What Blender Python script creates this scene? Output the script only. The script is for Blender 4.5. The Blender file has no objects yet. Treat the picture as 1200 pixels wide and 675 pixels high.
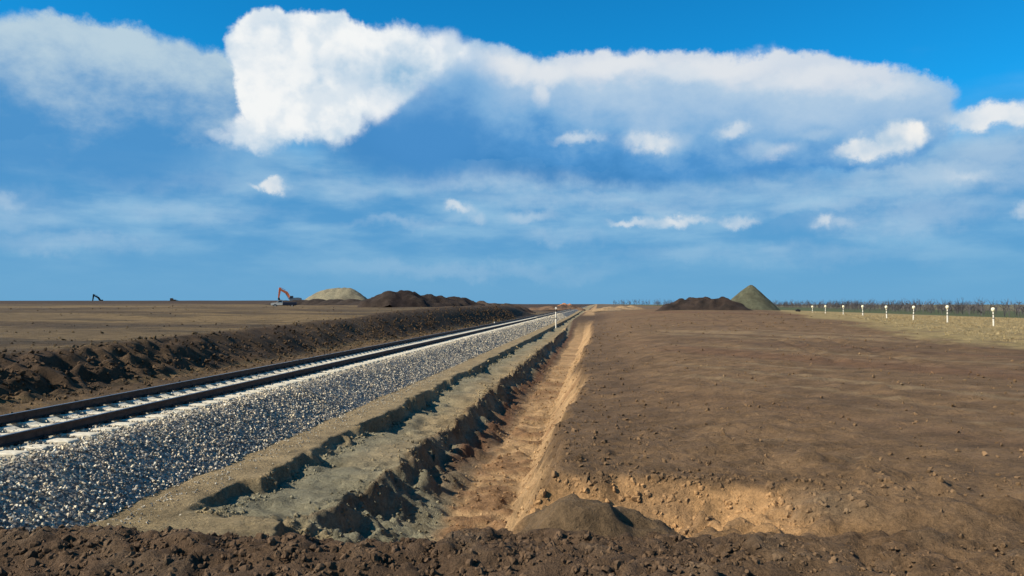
import bpy, bmesh, math, random
import numpy as np
from mathutils import Vector, Matrix

rng = np.random.default_rng(11)
random.seed(5)
scene = bpy.context.scene
col = scene.collection

# ------------------------------------------------------------------ camera
FPX = 930.0                                   # focal length for a 1200 px wide frame
YAW = math.atan(100 / FPX)
PITCH = math.atan(18.5 / FPX)
CAMZ = 2.86                                   # eye above the sandy bench (z = 0)
cd = bpy.data.cameras.new('camera')
cam = bpy.data.objects.new('camera', cd)
col.objects.link(cam)
cd.sensor_width = 36
cd.lens = FPX / 1200 * 36
cd.clip_start = 0.1
cd.clip_end = 20000
cam.location = (0, 0, CAMZ)
cam.rotation_euler = (math.pi / 2 + PITCH, 0, YAW)
scene.camera = cam

def px_x(px, Y):
    """lateral position of something Y metres down the line that stands at a bearing"""
    return Y * math.tan(math.atan((px - 600) / FPX) - YAW)
def depth(X, Y):
    return Y * math.cos(YAW) - X * math.sin(YAW)
def eye_z(py, X, Y):
    return CAMZ - (py - 356) / FPX * depth(X, Y)

# ------------------------------------------------------------------ sun, sky, exposure
SUN_EL = math.radians(37)
SUN_AZ = math.radians(-117)                   # measured from +Y, negative = left
sl = bpy.data.lights.new('sun', 'SUN')
so = bpy.data.objects.new('sun', sl)
col.objects.link(so)
sl.energy = 5.0
sl.angle = math.radians(0.53)
sl.color = (1.0, 0.90, 0.74)
sdir = Vector((math.sin(SUN_AZ) * math.cos(SUN_EL), math.cos(SUN_AZ) * math.cos(SUN_EL), math.sin(SUN_EL)))
so.rotation_euler = sdir.to_track_quat('Z', 'Y').to_euler()
so.location = (-40, -10, 60)

scene.view_settings.view_transform = 'Standard'
scene.view_settings.look = 'None'
EXPOSURE = 0.8
scene.view_settings.exposure = EXPOSURE
scene.cycles.max_bounces = 5
scene.cycles.diffuse_bounces = 3
scene.cycles.glossy_bounces = 2
scene.cycles.use_adaptive_sampling = True
scene.cycles.adaptive_threshold = 0.02
scene.view_settings.gamma = 1.0
scene.view_settings.use_curve_mapping = False

def lin(r, g, b):
    f = lambda c: (c / 255 / 12.92) if c / 255 <= 0.04045 else ((c / 255 + 0.055) / 1.055) ** 2.4
    return (f(r), f(g), f(b))

class Nodes:
    """small expression builder for node trees"""
    def __init__(self, tree):
        self.t = tree; self.L = tree.links
    def new(self, typ, **kw):
        n = self.t.nodes.new(typ)
        for k, v in kw.items(): setattr(n, k, v)
        return n
    def put(self, sock, v):
        if isinstance(v, bpy.types.NodeSocket): self.L.new(v, sock)
        elif isinstance(v, (tuple, list)):
            v = list(v)
            if len(sock.default_value) == 4 and len(v) == 3: v = v + [1.0]
            sock.default_value = v
        else: sock.default_value = v
    def m(self, op, a, b=None, c=None, clamp=False):
        n = self.new('ShaderNodeMath', operation=op, use_clamp=clamp)
        for i, v in enumerate((a, b, c)):
            if v is not None: self.put(n.inputs[i], v)
        return n.outputs[0]
    def v(self, op, a, b=None, c=None):
        n = self.new('ShaderNodeVectorMath', operation=op)
        for i, x in enumerate((a, b, c)):
            if x is not None: self.put(n.inputs[i], x)
        return n.outputs['Value'] if op in ('LENGTH', 'DOT_PRODUCT', 'DISTANCE') else n.outputs[0]
    def rng(self, x, a, b, c=0.0, d=1.0, smooth=True):
        n = self.new('ShaderNodeMapRange', interpolation_type='SMOOTHSTEP' if smooth else 'LINEAR')
        for i, s in enumerate((x, a, b, c, d)): self.put(n.inputs[i], s)
        return n.outputs[0]
    def mix(self, f, a, b, blend='MIX'):
        n = self.new('ShaderNodeMix', data_type='RGBA', blend_type=blend)
        self.put(n.inputs[0], f); self.put(n.inputs[6], a); self.put(n.inputs[7], b)
        return n.outputs[2]
    def noise(self, vec, scale, detail=4, rough=0.55, color=False, dist=0.0):
        n = self.new('ShaderNodeTexNoise')
        if vec is not None: self.put(n.inputs['Vector'], vec)
        n.inputs['Scale'].default_value = scale; n.inputs['Detail'].default_value = detail
        n.inputs['Roughness'].default_value = rough; n.inputs['Distortion'].default_value = dist
        return n.outputs['Color' if color else 'Fac']
    def comb(self, x, y, z=0.0):
        n = self.new('ShaderNodeCombineXYZ')
        for i, s in enumerate((x, y, z)): self.put(n.inputs[i], s)
        return n.outputs[0]

def build_world():
    w = bpy.data.worlds.new('World'); scene.world = w; w.use_nodes = True
    w.cycles.sampling_method = 'MANUAL'; w.cycles.sample_map_resolution = 512
    t = w.node_tree; t.nodes.clear(); N = Nodes(t)
    STR = 0.1
    sky = N.new('ShaderNodeTexSky', sky_type='NISHITA')
    sky.sun_disc = False; sky.sun_elevation = SUN_EL; sky.sun_rotation = SUN_AZ
    sky.altitude = 100; sky.air_density = 1.0; sky.dust_density = 0.4; sky.ozone_density = 3.0
    tc = N.new('ShaderNodeTexCoord'); D = tc.outputs['Generated']
    sep = N.new('ShaderNodeSeparateXYZ'); N.put(sep.inputs[0], D)
    x, y, z = sep.outputs
    u = N.m('MULTIPLY', N.m('ARCTAN2', x, y), FPX)          # bearing and height of the sky, scaled angles
    v = N.m('MULTIPLY', N.m('ARCSINE', z), FPX)
    R = Matrix.Rotation(YAW, 3, 'Z') @ Matrix.Rotation(PITCH, 3, 'X')
    def ang(px, py):
        d = R @ Vector((px - 600, FPX, 337.5 - py)); d.normalize()
        return math.atan2(d.x, d.y) * FPX, math.asin(d.z) * FPX
    S = lambda r, g, b: tuple(c / STR / 2 ** EXPOSURE for c in lin(r, g, b))   # an apparent sky colour
    base = N.comb(u, v, 0.0)
    nf = N.noise(D, 48.0, 5, 0.6, color=True)
    fine = N.v('ADD', base, N.v('MULTIPLY_ADD', nf, (15, 15, 0), (-7.5, -7.5, 0)))      # ragged small edges
    def warp(seed, scale, amp, detail=8, rough=0.64):
        n = N.noise(N.v('ADD', D, (seed, seed * .7, -seed)), scale, detail, rough, color=True)
        o = N.v('MULTIPLY_ADD', n, (amp, amp, 0), (-amp / 2, -amp / 2, 0))
        return N.v('ADD', fine, o)
    def blobs(P, items):
        acc = None
        for (cx, cy, rx, ry, soft, amp) in items:
            a, b = ang(cx, cy)
            q = N.v('MULTIPLY_ADD', P, (1 / rx, 1 / ry, 0), (-a / rx, -b / ry, 0))
            k = N.rng(N.v('LENGTH', q), 1.0, 1.0 - soft, 0.0, amp)
            acc = k if acc is None else N.m('MAXIMUM', acc, k)
        return acc
    vy = lambda py: ang(600, py)[1]
    # clear sky, deeper overhead
    c = N.mix(1.0, sky.outputs[0], SKY_TINT, 'MULTIPLY')
    nA = N.noise(N.v('MULTIPLY', D, (1, 1, 2.6)), 5.0, 6, 0.55)          # broad, layered
    nB = N.noise(D, 9.0, 5, 0.5)                                       # billows
    nB2 = N.noise(N.v('ADD', D, tuple(-0.02 * s for s in sdir)), 9.0, 5, 0.5)
    nC = N.noise(N.v('MULTIPLY', D, (1, 1, 1.5)), 15.0, 8, 0.62)                # ragged veils
    relief = N.rng(N.m('SUBTRACT', nB2, nB), -0.13, 0.10)
    # distant grey blue deck all round the horizon
    vdeck = N.m('ADD', v, N.m('MULTIPLY', N.m('SUBTRACT', nA, 0.5), 120.0))
    deck = N.rng(vdeck, vy(105), vy(215), 0.0, 0.95)
    ncol = N.rng(N.noise(N.v('MULTIPLY', D, (1, 1, 4)), 6.0, 6, 0.55), 0.36, 0.68)
    dc = N.mix(ncol, S(86, 151, 203), S(146, 188, 219))
    low = N.rng(v, vy(356), vy(240))
    c = N.mix(deck, c, N.mix(low, S(108, 164, 207), dc))
    # the broken bank goes on all round, outside this view too
    outside = N.rng(N.m('ABSOLUTE', N.m('ADD', u, 95.0)), 560.0, 800.0)
    nO = N.noise(N.v('MULTIPLY', D, (1, 1, 1.8)), 4.0, 8, 0.6)
    ob = N.m('MULTIPLY', N.m('MULTIPLY', N.rng(nO, 0.47, 0.6), outside), N.rng(v, 420.0, 260.0))
    c = N.mix(ob, c, N.mix(relief, S(130, 170, 205), S(205, 216, 228)))
    # pale streaks low in the sky
    W7 = warp(7.3, 9.0, 80, 6)
    st = blobs(W7, [
        (640, 208, 140, 16, .9, .7), (600, 214, 280, 28, .9, .5), (1100, 212, 160, 36, .9, .6), (700, 238, 240, 16, .9, .35), (980, 236, 140, 14, .9, .35), (1170, 180, 90, 40, .9, .55),
        (660, 280, 70, 12, .9, .32), (240, 214, 170, 18, .9, .30), (100, 290, 130, 18, .9, .3), (880, 218, 220, 30, .9, .35),
        (1060, 255, 170, 26, .9, .38), (20, 250, 70, 34, .9, .28), (560, 318, 280, 16, .95, .22), (900, 300, 260, 18, .95, .22), (220, 250, 140, 16, .95, .25), (480, 262, 120, 10, .95, .3), (420, 215, 100, 22, .9, .3), (30, 128, 70, 18, .8, .6), (100, 150, 40, 10, .9, .45), (240, 165, 70, 16, .9, .3)])
    st = N.m('MULTIPLY', st, N.rng(nC, .3, .62, .35, 1.15))
    c = N.mix(st, c, S(182, 206, 226))
    # left bank
    lb = blobs(warp(2.1, 8.0, 62), [(40, 96, 150, 66, .22, 1), (190, 116, 110, 64, .22, 1), (90, 150, 250, 86, .6, .9), (100, 74, 100, 46, .22, 1), (230, 100, 60, 40, .3, 1)])
    g = N.m('ADD', N.rng(v, vy(232), vy(36)), N.m('MULTIPLY', N.m('SUBTRACT', nC, .5), 1.25))
    lc = N.mix(N.rng(g, 0.1, 1.0), S(78, 146, 202), S(184, 207, 222))
    c = N.mix(lb, c, lc)
    # right bank: bright rim, blue grey body, dark flat base
    W4 = warp(4.4, 9.0, 46)
    rb = blobs(W4, [
        (570, 122, 110, 72, .12, 1), (680, 132, 130, 72, .11, 1), (790, 132, 130, 72, .11, 1), (900, 134, 140, 66, .12, 1),
        (1000, 140, 105, 58, .14, 1), (1060, 116, 54, 30, .2, .95), (480, 150, 150, 66, .5, .9), (770, 186, 330, 40, .55, .95)])
    g = N.m('ADD', N.rng(v, vy(212), vy(74), smooth=False), N.m('ADD', N.m('MULTIPLY', N.m('SUBTRACT', nB, .5), 0.6), N.m('MULTIPLY', N.m('SUBTRACT', nC, .5), 0.7)))
    g = N.m('SUBTRACT', g, N.rng(u, ang(720, 100)[0], ang(480, 100)[0], 0.0, 0.40))
    g = N.m('ADD', g, N.rng(u, ang(700, 100)[0], ang(960, 100)[0], 0.0, 0.2))
    ramp = N.new('ShaderNodeValToRGB')
    els = ramp.color_ramp.elements
    els[0].position = 0.05; els[0].color = (*lin(64, 134, 194), 1)
    els[1].position = 1.0; els[1].color = (*lin(206, 217, 230), 1)
    for p, q in ((.22, (82, 148, 206)), (.4, (122, 172, 216)), (.62, (156, 190, 222)), (.82, (176, 202, 226))):
        e = els.new(p); e.color = (*lin(*q), 1)
    N.put(ramp.inputs[0], g)
    rc = N.mix(1.0, ramp.outputs[0], (1 / STR / 2 ** EXPOSURE,) * 3, 'MULTIPLY')
    c = N.mix(rb, c, rc)
    # sunlit rim along the top of the right bank
    rim = blobs(W4, [(596, 78, 60, 26, .8, .9), (640, 84, 60, 22, .8, .85), (720, 76, 90, 18, .8, .75), (830, 78, 120, 18, .8, .65), (636, 104, 16, 24, .8, .6), (950, 92, 90, 16, .8, .5), (1040, 104, 60, 14, .8, .4)])
    c = N.mix(rim, c, S(230, 233, 236))
    # the bright tower
    W1 = warp(1.3, 11.0, 42)
    tw = blobs(W1, [
        (322, 62, 54, 46, .14, 1), (380, 62, 74, 50, .14, 1), (450, 66, 80, 42, .3, 1), (515, 66, 60, 34, .6, .9),
        (330, 112, 50, 58, .14, 1), (380, 118, 66, 56, .25, 1), (308, 154, 46, 26, .45, .95), (268, 156, 30, 10, .8, .6), (440, 100, 80, 50, .5, .95)])
    sh = N.m('ADD', blobs(W1, [(475, 90, 80, 46, 1.0, .5), (350, 178, 80, 22, .9, .7), (400, 78, 70, 30, 1.0, .35)]), N.m('ADD', N.rng(relief, .8, .1, 0, .34), N.rng(nC, .42, .68, 0.0, .26)))
    tcx = N.mix(sh, S(244, 246, 246), S(146, 187, 219))
    c = N.mix(tw, c, tcx)
    # the flank that lies in the tower's own shade
    p0 = ang(552, 48); p1 = ang(388, 182)
    tx, ty = p1[0] - p0[0], p1[1] - p0[1]; tl = math.hypot(tx, ty); nxv, nyv = -ty / tl, tx / tl
    Lf = N.m('SUBTRACT', N.v('DOT_PRODUCT', warp(6.6, 9.0, 34), (nxv, nyv, 0)), p0[0] * nxv + p0[1] * nyv)
    wedge = N.m('MULTIPLY', N.rng(Lf, -4.0, 9.0), blobs(W4, [(500, 150, 120, 78, .7, .95), (545, 110, 70, 60, .8, .85)]))
    c = N.mix(wedge, c, N.mix(N.rng(g, .0, .6), S(74, 142, 202), S(128, 176, 218)))
    # small cumulus
    W8 = warp(8.8, 18.0, 42)
    sc_ = blobs(W8, [
        (322, 218, 24, 11, .6, .9), (300, 222, 14, 6, .8, .7), (1055, 160, 34, 25, .5, 1), (1015, 174, 42, 16, .6, .9), (765, 166, 56, 18, .9, .85),
        (680, 164, 44, 10, .9, .7), (862, 152, 30, 14, .8, .7), (905, 176, 50, 15, .95, .6), (1160, 138, 64, 17, .6, .9), (955, 158, 28, 11, .9, .4),
        (790, 257, 66, 10, .8, .8), (745, 260, 42, 8, .8, .7), (866, 258, 30, 12, .8, .85), (962, 258, 20, 13, .8, .8), (985, 262, 36, 9, .95, .4),
        (625, 252, 54, 11, .95, .65), (536, 241, 24, 10, .8, .8), (558, 250, 16, 11, .9, .6), (1130, 208, 44, 11, .95, .6), (1196, 250, 16, 13, .8, .6), (5, 238, 20, 12, .9, .5)])
    cc = N.mix(N.m('MULTIPLY', relief, sc_), S(176, 202, 224), S(246, 244, 240))
    c = N.mix(sc_, c, cc)
    bg = N.new('ShaderNodeBackground'); bg.inputs['Strength'].default_value = STR
    N.put(bg.inputs['Color'], c)
    out = N.new('ShaderNodeOutputWorld'); N.L.new(bg.outputs[0], out.inputs[0])
SKY_TINT = (0.035, 0.60, 0.88)
build_world()

# ------------------------------------------------------------------ noise for shaping the land
def _h(ix, iy, seed):
    a = (ix.astype(np.int64) * 374761393 + iy.astype(np.int64) * 668265263 + seed * 1442695041) & 0xFFFFFFFF
    a = ((a ^ (a >> 13)) * 1274126177) & 0xFFFFFFFF
    a = (a ^ (a >> 16)) & 0xFFFFFFFF
    return a.astype(np.float32) / np.float32(4294967295.0)
def vnoise(x, y, seed=0):
    x0 = np.floor(x); y0 = np.floor(y)
    fx = (x - x0).astype(np.float32); fy = (y - y0).astype(np.float32)
    fx = fx * fx * fx * (fx * (fx * 6 - 15) + 10); fy = fy * fy * fy * (fy * (fy * 6 - 15) + 10)
    a = _h(x0, y0, seed); b = _h(x0 + 1, y0, seed); c = _h(x0, y0 + 1, seed); d = _h(x0 + 1, y0 + 1, seed)
    return (a + (b - a) * fx) * (1 - fy) + (c + (d - c) * fx) * fy - 0.5
def fbm(x, y, freq, octaves, seed=0, gain=0.5, spacing=None, ridge=False):
    out = np.zeros(np.broadcast(x, y).shape, np.float32); amp = 1.0
    for o in range(octaves):
        f = freq * 2.03 ** o
        n = vnoise(x * f + 13.7 * o, y * f - 7.1 * o, seed + o)
        if ridge: n = 0.5 - 2 * np.abs(n)
        wgt = amp if spacing is None else amp * np.clip(1.0 / (f * spacing) - 1.6, 0, 1)
        out += (n * wgt).astype(np.float32); amp *= gain
    return out
def ss(a, b, x):
    t = np.clip((x - a) / (b - a), 0, 1); return t * t * (3 - 2 * t)
def lerp(a, b, t): return a + (b - a) * t

# ------------------------------------------------------------------ the land: depth below the eye as a function of place
SOIL = lambda r, g, b: np.array(lin(r, g, b), np.float32) * np.float32(.64)
C_BROWN = SOIL(123, 98, 71); C_DARK = SOIL(92, 73, 55); C_RED = SOIL(112, 80, 58); C_TAN = SOIL(150, 131, 97); C_SAND = SOIL(158, 138, 104)
C_GREEN = SOIL(138, 132, 108); C_ORANGE = SOIL(176, 143, 103); C_YELLOW = SOIL(184, 144, 99); C_GRASS = SOIL(160, 140, 96); C_WHEAT = SOIL(86, 92, 62)
C_LEFT = SOIL(112, 94, 67)

def land(X, Y, spacing=None, colour=False):
    X = np.asarray(X, np.float64); Y = np.asarray(Y, np.float64)
    if spacing is None: spacing = np.full(np.broadcast(X, Y).shape, 0.05)
    F = lambda f, o, s, g=.5, r=False: fbm(X, Y, f, o, s, g, spacing, r)
    n1 = F(0.9, 3, 1); n2 = F(3.0, 4, 20); n3 = F(9.0, 3, 40); nbig = F(0.12, 3, 60)
    # --- left plain, bank and strip beside the track
    dplain = np.interp(Y, [-50, 22, 54, 71, 120, 180, 300, 480, 1500, 5000], [1.6, 1.54, 1.1, .85, .6, .62, -.3, -2.0, -6.0, -14.0])
    low = ss(140, 182, Y) * ss(-.22, -.08, X / np.maximum(Y, 1))
    dplain = lerp(dplain, 2.45, low)
    strip = 2.65 + 0 * X
    bx = -15.2 + 2.2 * ss(48, 130, Y) + .3 * n1 + .4 * n2 + .4 * n3
    hb = np.maximum(strip - dplain, .05)
    tb = np.clip((bx - X) / (hb * 1.85 + .2), 0, 1)
    d_left = lerp(strip - .0, dplain, ss(0, 1, tb) * .55 + tb * .45)
    rough_bank = np.exp(-((X - (bx - .9)) / 2.2) ** 2)
    d_left = d_left - rough_bank * (.08 * n1 + .13 * n2 + .22 * n3) - .10 * nbig - .03 * n2 - .03 * n3 * ss(0, 60, 60 - np.abs(X))
    d_left = d_left - .62 * np.exp(-((X - (bx - 2.6)) / 1.9) ** 2) * ss(55, 95, Y) * ss(172, 140, Y)
    plain_n = F(.05, 3, 80)
    furrow = fbm(X * .3 + Y * .1, Y, .5, 4, 85, .6, spacing)
    d_left = d_left - .10 * furrow * ss(-16, -22, X)
    d_left = d_left - .35 * plain_n * ss(-20, -40, X) * ss(30, 60, Y)
    # --- cutting side: bench, step, lower bench, ditch
    e1 = -5.6 + .24 * n1 + .26 * n2 + .14 * n3 + .06 * F(20.0, 2, 45)
    step_on = ss(10.2, 11.2, Y + .6 * n2)
    bite = fbm(Y * 1.0, X * .25, .30, 5, 7, .62)
    h1 = np.clip(.31 + .45 * bite, .20, .46) * step_on * (1 + .5 * n2)
    t1 = ss(0, 1, (X - e1) / (.16 + .12 * n1))
    d = 2.86 + h1 * t1 + .03 * np.clip(X + 5.6, -1, 3) - .02 * n1 - .03 * n2 - .022 * n3 - .012 * F(20.0, 2, 45)
    e2 = -3.92 + .05 * np.sign(np.sin(Y * 7.0 + 6 * n1)) * ss(.0, .2, n1 + .1) + .22 * fbm(Y, X * .3, .45, 4, 31, .6) + .16 * n2 + .12 * n3
    e2 = e2 - .25 * np.exp(-((Y - 12.4) / .8) ** 2) - .55 * np.exp(-((Y - 10.9) / .55) ** 2)
    xf = -2.62 + .22 * fbm(Y, 0 * Y, .25, 2, 91) + .12 * n2
    rill = fbm(Y * 1.0 - .35 * X, X * .30, 1.1, 4, 33, .6, spacing)
    rill2 = fbm(Y * 1.0 - .35 * X, X * .30, 1.3, 3, 53, .6, spacing, True)
    s = (X - e2) / (xf - e2)
    sl_ = np.clip(s, 0, 1)
    nearg = ss(17, 12.5, Y + .8 * n1)
    steep = lerp(.60, .16, nearg)
    prof = steep * ss(0, .30, sl_) + (1 - steep) * sl_
    body = np.sin(np.clip(s, 0, 1) ** .7 * math.pi)
    DF = 3.86
    d_ditch = 3.13 + (DF - 3.13) * prof - body * (.36 * rill + .22 * rill2 + .20 * n2 + .18 * n3)
    floor_n = .10 * n1 + .14 * n2 + .12 * n3
    d_ditch = d_ditch - floor_n * ss(.8, 1.1, s)
    d = np.where(X > e2, d_ditch, d)
    # crumbling lip of the lower bench
    lip = np.exp(-((X - e2 + .05) / .25) ** 2)
    d = d - lip * (.16 * n2 + .14 * n3) * step_on
    # --- right bank and field
    e3 = lerp(-.60, -.36, ss(7, 22, Y)) + .42 * fbm(Y, 0 * Y, .20, 3, 95) + .22 * n1 + .20 * n2 + .08 * n3
    dfield = 1.8 - .75 * ss(22, 108, Y) * ss(230, 120, Y) * ss(-1.0, 10, X) * ss(31, 23, X) - .27 * ss(-1, 14, X) + .18 * ss(14, 31, X) + 1.3 * ss(31, 110, X) + 2.6 * ss(110, 420, X)
    dfield = dfield + .34 * ss(3.2, -.8, X) * ss(9.5, 15, Y)
    sa, ca = math.sin(math.radians(-27)), math.cos(math.radians(-27))
    A = X * sa + Y * ca; B = X * ca - Y * sa                       # along and across the grader passes
    grade = fbm(B, A * .05, .9, 4, 120, .55, spacing)
    fieldm = ss(-.5, 2.5, X)
    dfield = dfield - .07 * grade * fieldm - .05 * n1 - .05 * n2 - .05 * n3 - .025 * F(22.0, 2, 48) - .1 * nbig * ss(5, 30, X)
    ridge1 = np.exp(-((B - (6.3 + .4 * nbig)) / .35) ** 2)
    dfield = dfield - (.06 + .08 * n2) * ridge1 * ss(4, 8, Y) * ss(.8, 2, X)
    for k, off in enumerate((0.0, 1.9, 5.4, 7.2)):
        rx = 3.6 + off + .10 * Y + .9 * np.sin(Y / 17 + .4 * k // 2) + .15 * n1
        rut = np.exp(-((X - rx) / .22) ** 2); edge = np.exp(-((X - rx - .34) / .14) ** 2) + np.exp(-((X - rx + .34) / .14) ** 2)
        dfield = dfield + ss(11, 15, Y) * ss(110, 80, Y) * ss(.05, .25, nbig + .25) * (.055 * rut - .045 * edge * (1 + n2))
    xr0 = -1.62 + .15 * n1 + .08 * n2
    tr = np.clip((X - xr0) / (e3 - xr0), 0, 1)
    d_wall = lerp(DF, dfield, tr ** 1.1) - np.sin(tr * math.pi) * (.22 * rill + .22 * n2 + .18 * n3) - .03 * n3
    d = np.where(X > xr0, np.where(X < e3, d_wall, dfield), d)
    fill = ss(84, 112, Y + 6 * n1) * ss(-4.4, -3.2, X) * ss(4.0, -.5, X)
    d = lerp(d, np.minimum(d, 2.15 - .25 * n1 - .2 * n2), fill)
    # --- near end: pit with a yellow face in front of the field, mound, and the churned roadside
    ye = 8.55 + .16 * n1 + .25 * n2 + .10 * n3 - .35 * ss(1.2, 2.8, X)
    pit = ss(0, .62, (ye - Y)) * ss(2.9, .9, X + .3 * n1) * ss(-1.6, -.5, X)
    pit_d = 2.42 - .22 * ss(-.2, 1.6, X) - .12 * n1 - .20 * n2 - .20 * n3 - .10 * F(14.0, 2, 77, .6, True)
    d = lerp(d, np.maximum(pit_d, d), pit)
    mound = np.exp(-(((X + .22) / np.where(X > -.22, .92, .55)) ** 2 + ((Y - 7.15) / .55) ** 2) ** .95)
    shelf = ss(7.6, 6.5, Y + .15 * n1 + .15 * n2)
    shelf_left = ss(7.1, 6.1, Y + .12 * n1) 
    k = np.where(X > -1.2, shelf, shelf_left) * ss(-6.6, -5.2, X)
    berm = np.exp(-((Y - 5.75) / .34) ** 2) * ss(1.8, -.8, X)
    d_road = 1.90 - .10 * berm - .05 * n1 - .06 * n2 - .08 * n3 - .13 * F(13.0, 2, 66, .6, True) + .10 * ss(5.0, 4.0, Y)
    d = lerp(d, d_road, k)
    d = np.where(mound > .05, np.minimum(d, d + (1.76 + .42 * (1 - mound) - .09 * n2 - .08 * n3 - .05 * F(14.0, 2, 78) - d) * ss(.05, .4, mound)), d)
    # --- join with the left side; far right field sinks away gently
    jl = ss(-11.6, -10.6, X)
    d = lerp(d_left, d, jl)
    far = ss(150, 400, Y)
    flat = 2.3 - .4 * nbig + .004 * np.clip(Y - 300, 0, 5000) * 0
    d = lerp(d, np.where(X > -11, np.maximum(lerp(flat, dfield, ss(2, 14, X)), 1.6), d), far * jl)
    Z = CAMZ - d
    if not colour: return Z
    # --- soil colours (what lies there; the left bank face also has shade painted in)
    shp = np.broadcast(X, Y).shape
    C = np.empty(shp + (3,), np.float32)
    def paint(c, m):
        nonlocal C
        m = np.clip(np.broadcast_to(m, shp), 0, 1)[..., None]; C = C * (1 - m) + c * m
    C[:] = C_BROWN
    nz = n1 * .8 + n2 * .6
    # field streaks of lighter subsoil dragged along by the blade
    stk = fbm(B, A * .045, 1.3, 4, 140, .6, spacing)
    paint(SOIL(144, 122, 92), ss(.12, .42, stk + .35 * n2) * .75 * ss(.5, 4, X) * ss(6.5, 10, Y))
    paint(C_RED, ss(.1, .4, fbm(B, A * .08, .35, 3, 150, .5)) * .5 * ss(0, 3, X))
    paint(C_DARK, ss(.05, .5, fbm(X, Y, .25, 4, 155, .6)) * .4)
    paint(C_DARK, ss(2.0, .2, X) * ss(8, 12, Y) * .35)
    gx = np.interp(Y, [0, 30, 70, 120, 300], [13.0, 14.2, 18.5, 24.5, 55])
    gm = ss(-.8, 1.2, X - gx + 2.2 * n1 + 3.0 * nbig)
    paint(C_GRASS, gm * .95)
    paint(SOIL(124, 104, 78), gm * ss(.12, .4, nz))
    paint(C_WHEAT, ss(62, 72, X + 4 * nbig))
    paint(SOIL(120, 112, 84), ss(150, 260, X))
    paint(SOIL(110, 94, 74), ss(130, 260, Y) * ss(60, 0, X) * jl)
    spill = fill
    # ditch right wall and floor: orange clay
    inwall = ss(xf - .30, xf + .15, X + .2 * n2) * (1 - ss(e3 - .38, e3 - .05, X + .2 * n3 + .35 * n2))
    slope = ss(e2 - .02, e2 + .25, X) * (1 - ss(xf - .1, xf + .2, X))
    near_green = ss(22, 12, Y + 4 * n1)
    bench = (1 - ss(e2 - .05, e2 + .1, X)) * jl
    paint(C_SAND, bench * (X < e1 + .3))
    paint(C_SAND, bench)
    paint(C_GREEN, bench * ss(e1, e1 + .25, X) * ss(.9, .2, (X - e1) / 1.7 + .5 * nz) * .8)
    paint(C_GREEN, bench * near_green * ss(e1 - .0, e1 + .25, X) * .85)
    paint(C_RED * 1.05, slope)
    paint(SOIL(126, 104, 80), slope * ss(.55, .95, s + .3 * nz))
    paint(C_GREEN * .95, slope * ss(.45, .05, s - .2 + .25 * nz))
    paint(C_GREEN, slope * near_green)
    paint(C_ORANGE, inwall)
    paint(SOIL(140, 106, 74), inwall * ss(.0, .35, nz) * .85)
    paint(C_DARK, spill * ss(170, 130, Y))
    # yellow clay face of the pit
    yel = ss(.02, .22, pit + .05 * n2) * (1 - ss(.35, .8, k))
    paint(C_YELLOW, yel * ss(2.9, 1.3, X + .9 * nz))
    paint(SOIL(128, 108, 84), yel * ss(1.7, 2.7, X + nz) * .8)
    paint(SOIL(136, 108, 78), yel * ss(.05, .35, n2 + .6 * n3) * .7)
    # roadside
    paint(C_DARK * 1.12, k * ss(-5.6, -5.0, X) * lerp(1.0, .25, ss(.4, 2.2, X + n1)))
    paint(SOIL(120, 100, 78), k * ss(.1, .4, n2 + n1 * .5) * .5)
    paint(SOIL(126, 110, 84), ss(2.2, 3.0, X) * k * .0)
    paint(SOIL(112, 92, 68), ss(.25, .5, mound + .15 * n2))
    # sandy run-off between toe of the ballast and the roadside
    paint(C_TAN, ss(11.5, 10.2, Y) * (1 - k) * jl * (X < -3.6) * .9)
    # left side
    L = 1 - jl
    paint(C_LEFT, L)
    paint(SOIL(132, 110, 76), L * ss(-.05, .38, fbm(X, Y * .6, .06, 4, 200, .6)) * .75)
    paint(SOIL(80, 66, 50), L * ss(.0, .3, fbm(X * .35, Y, .09, 5, 210, .65)) * .8)
    paint(SOIL(72, 62, 48), L * ss(.08, .3, fbm(X * .5, Y, .5, 4, 215, .6, spacing)) * .7)
    paint(C_DARK * .9, L * ss(.04, .2, tb) * (1 - ss(.85, 1.25, (bx - X) / (hb * 1.85 + .2))) * .85)  # shade on the bank face, painted into its soil colour
    paint(SOIL(72, 58, 48), L * ss(200, 300, Y) * .9)
    paint(SOIL(98, 78, 56), L * ss(.0, -.04, tb - .04) * .6)
    return Z, C

def ground_z(x, y):
    return float(land(np.array([x]), np.array([y]))[0])

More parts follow.
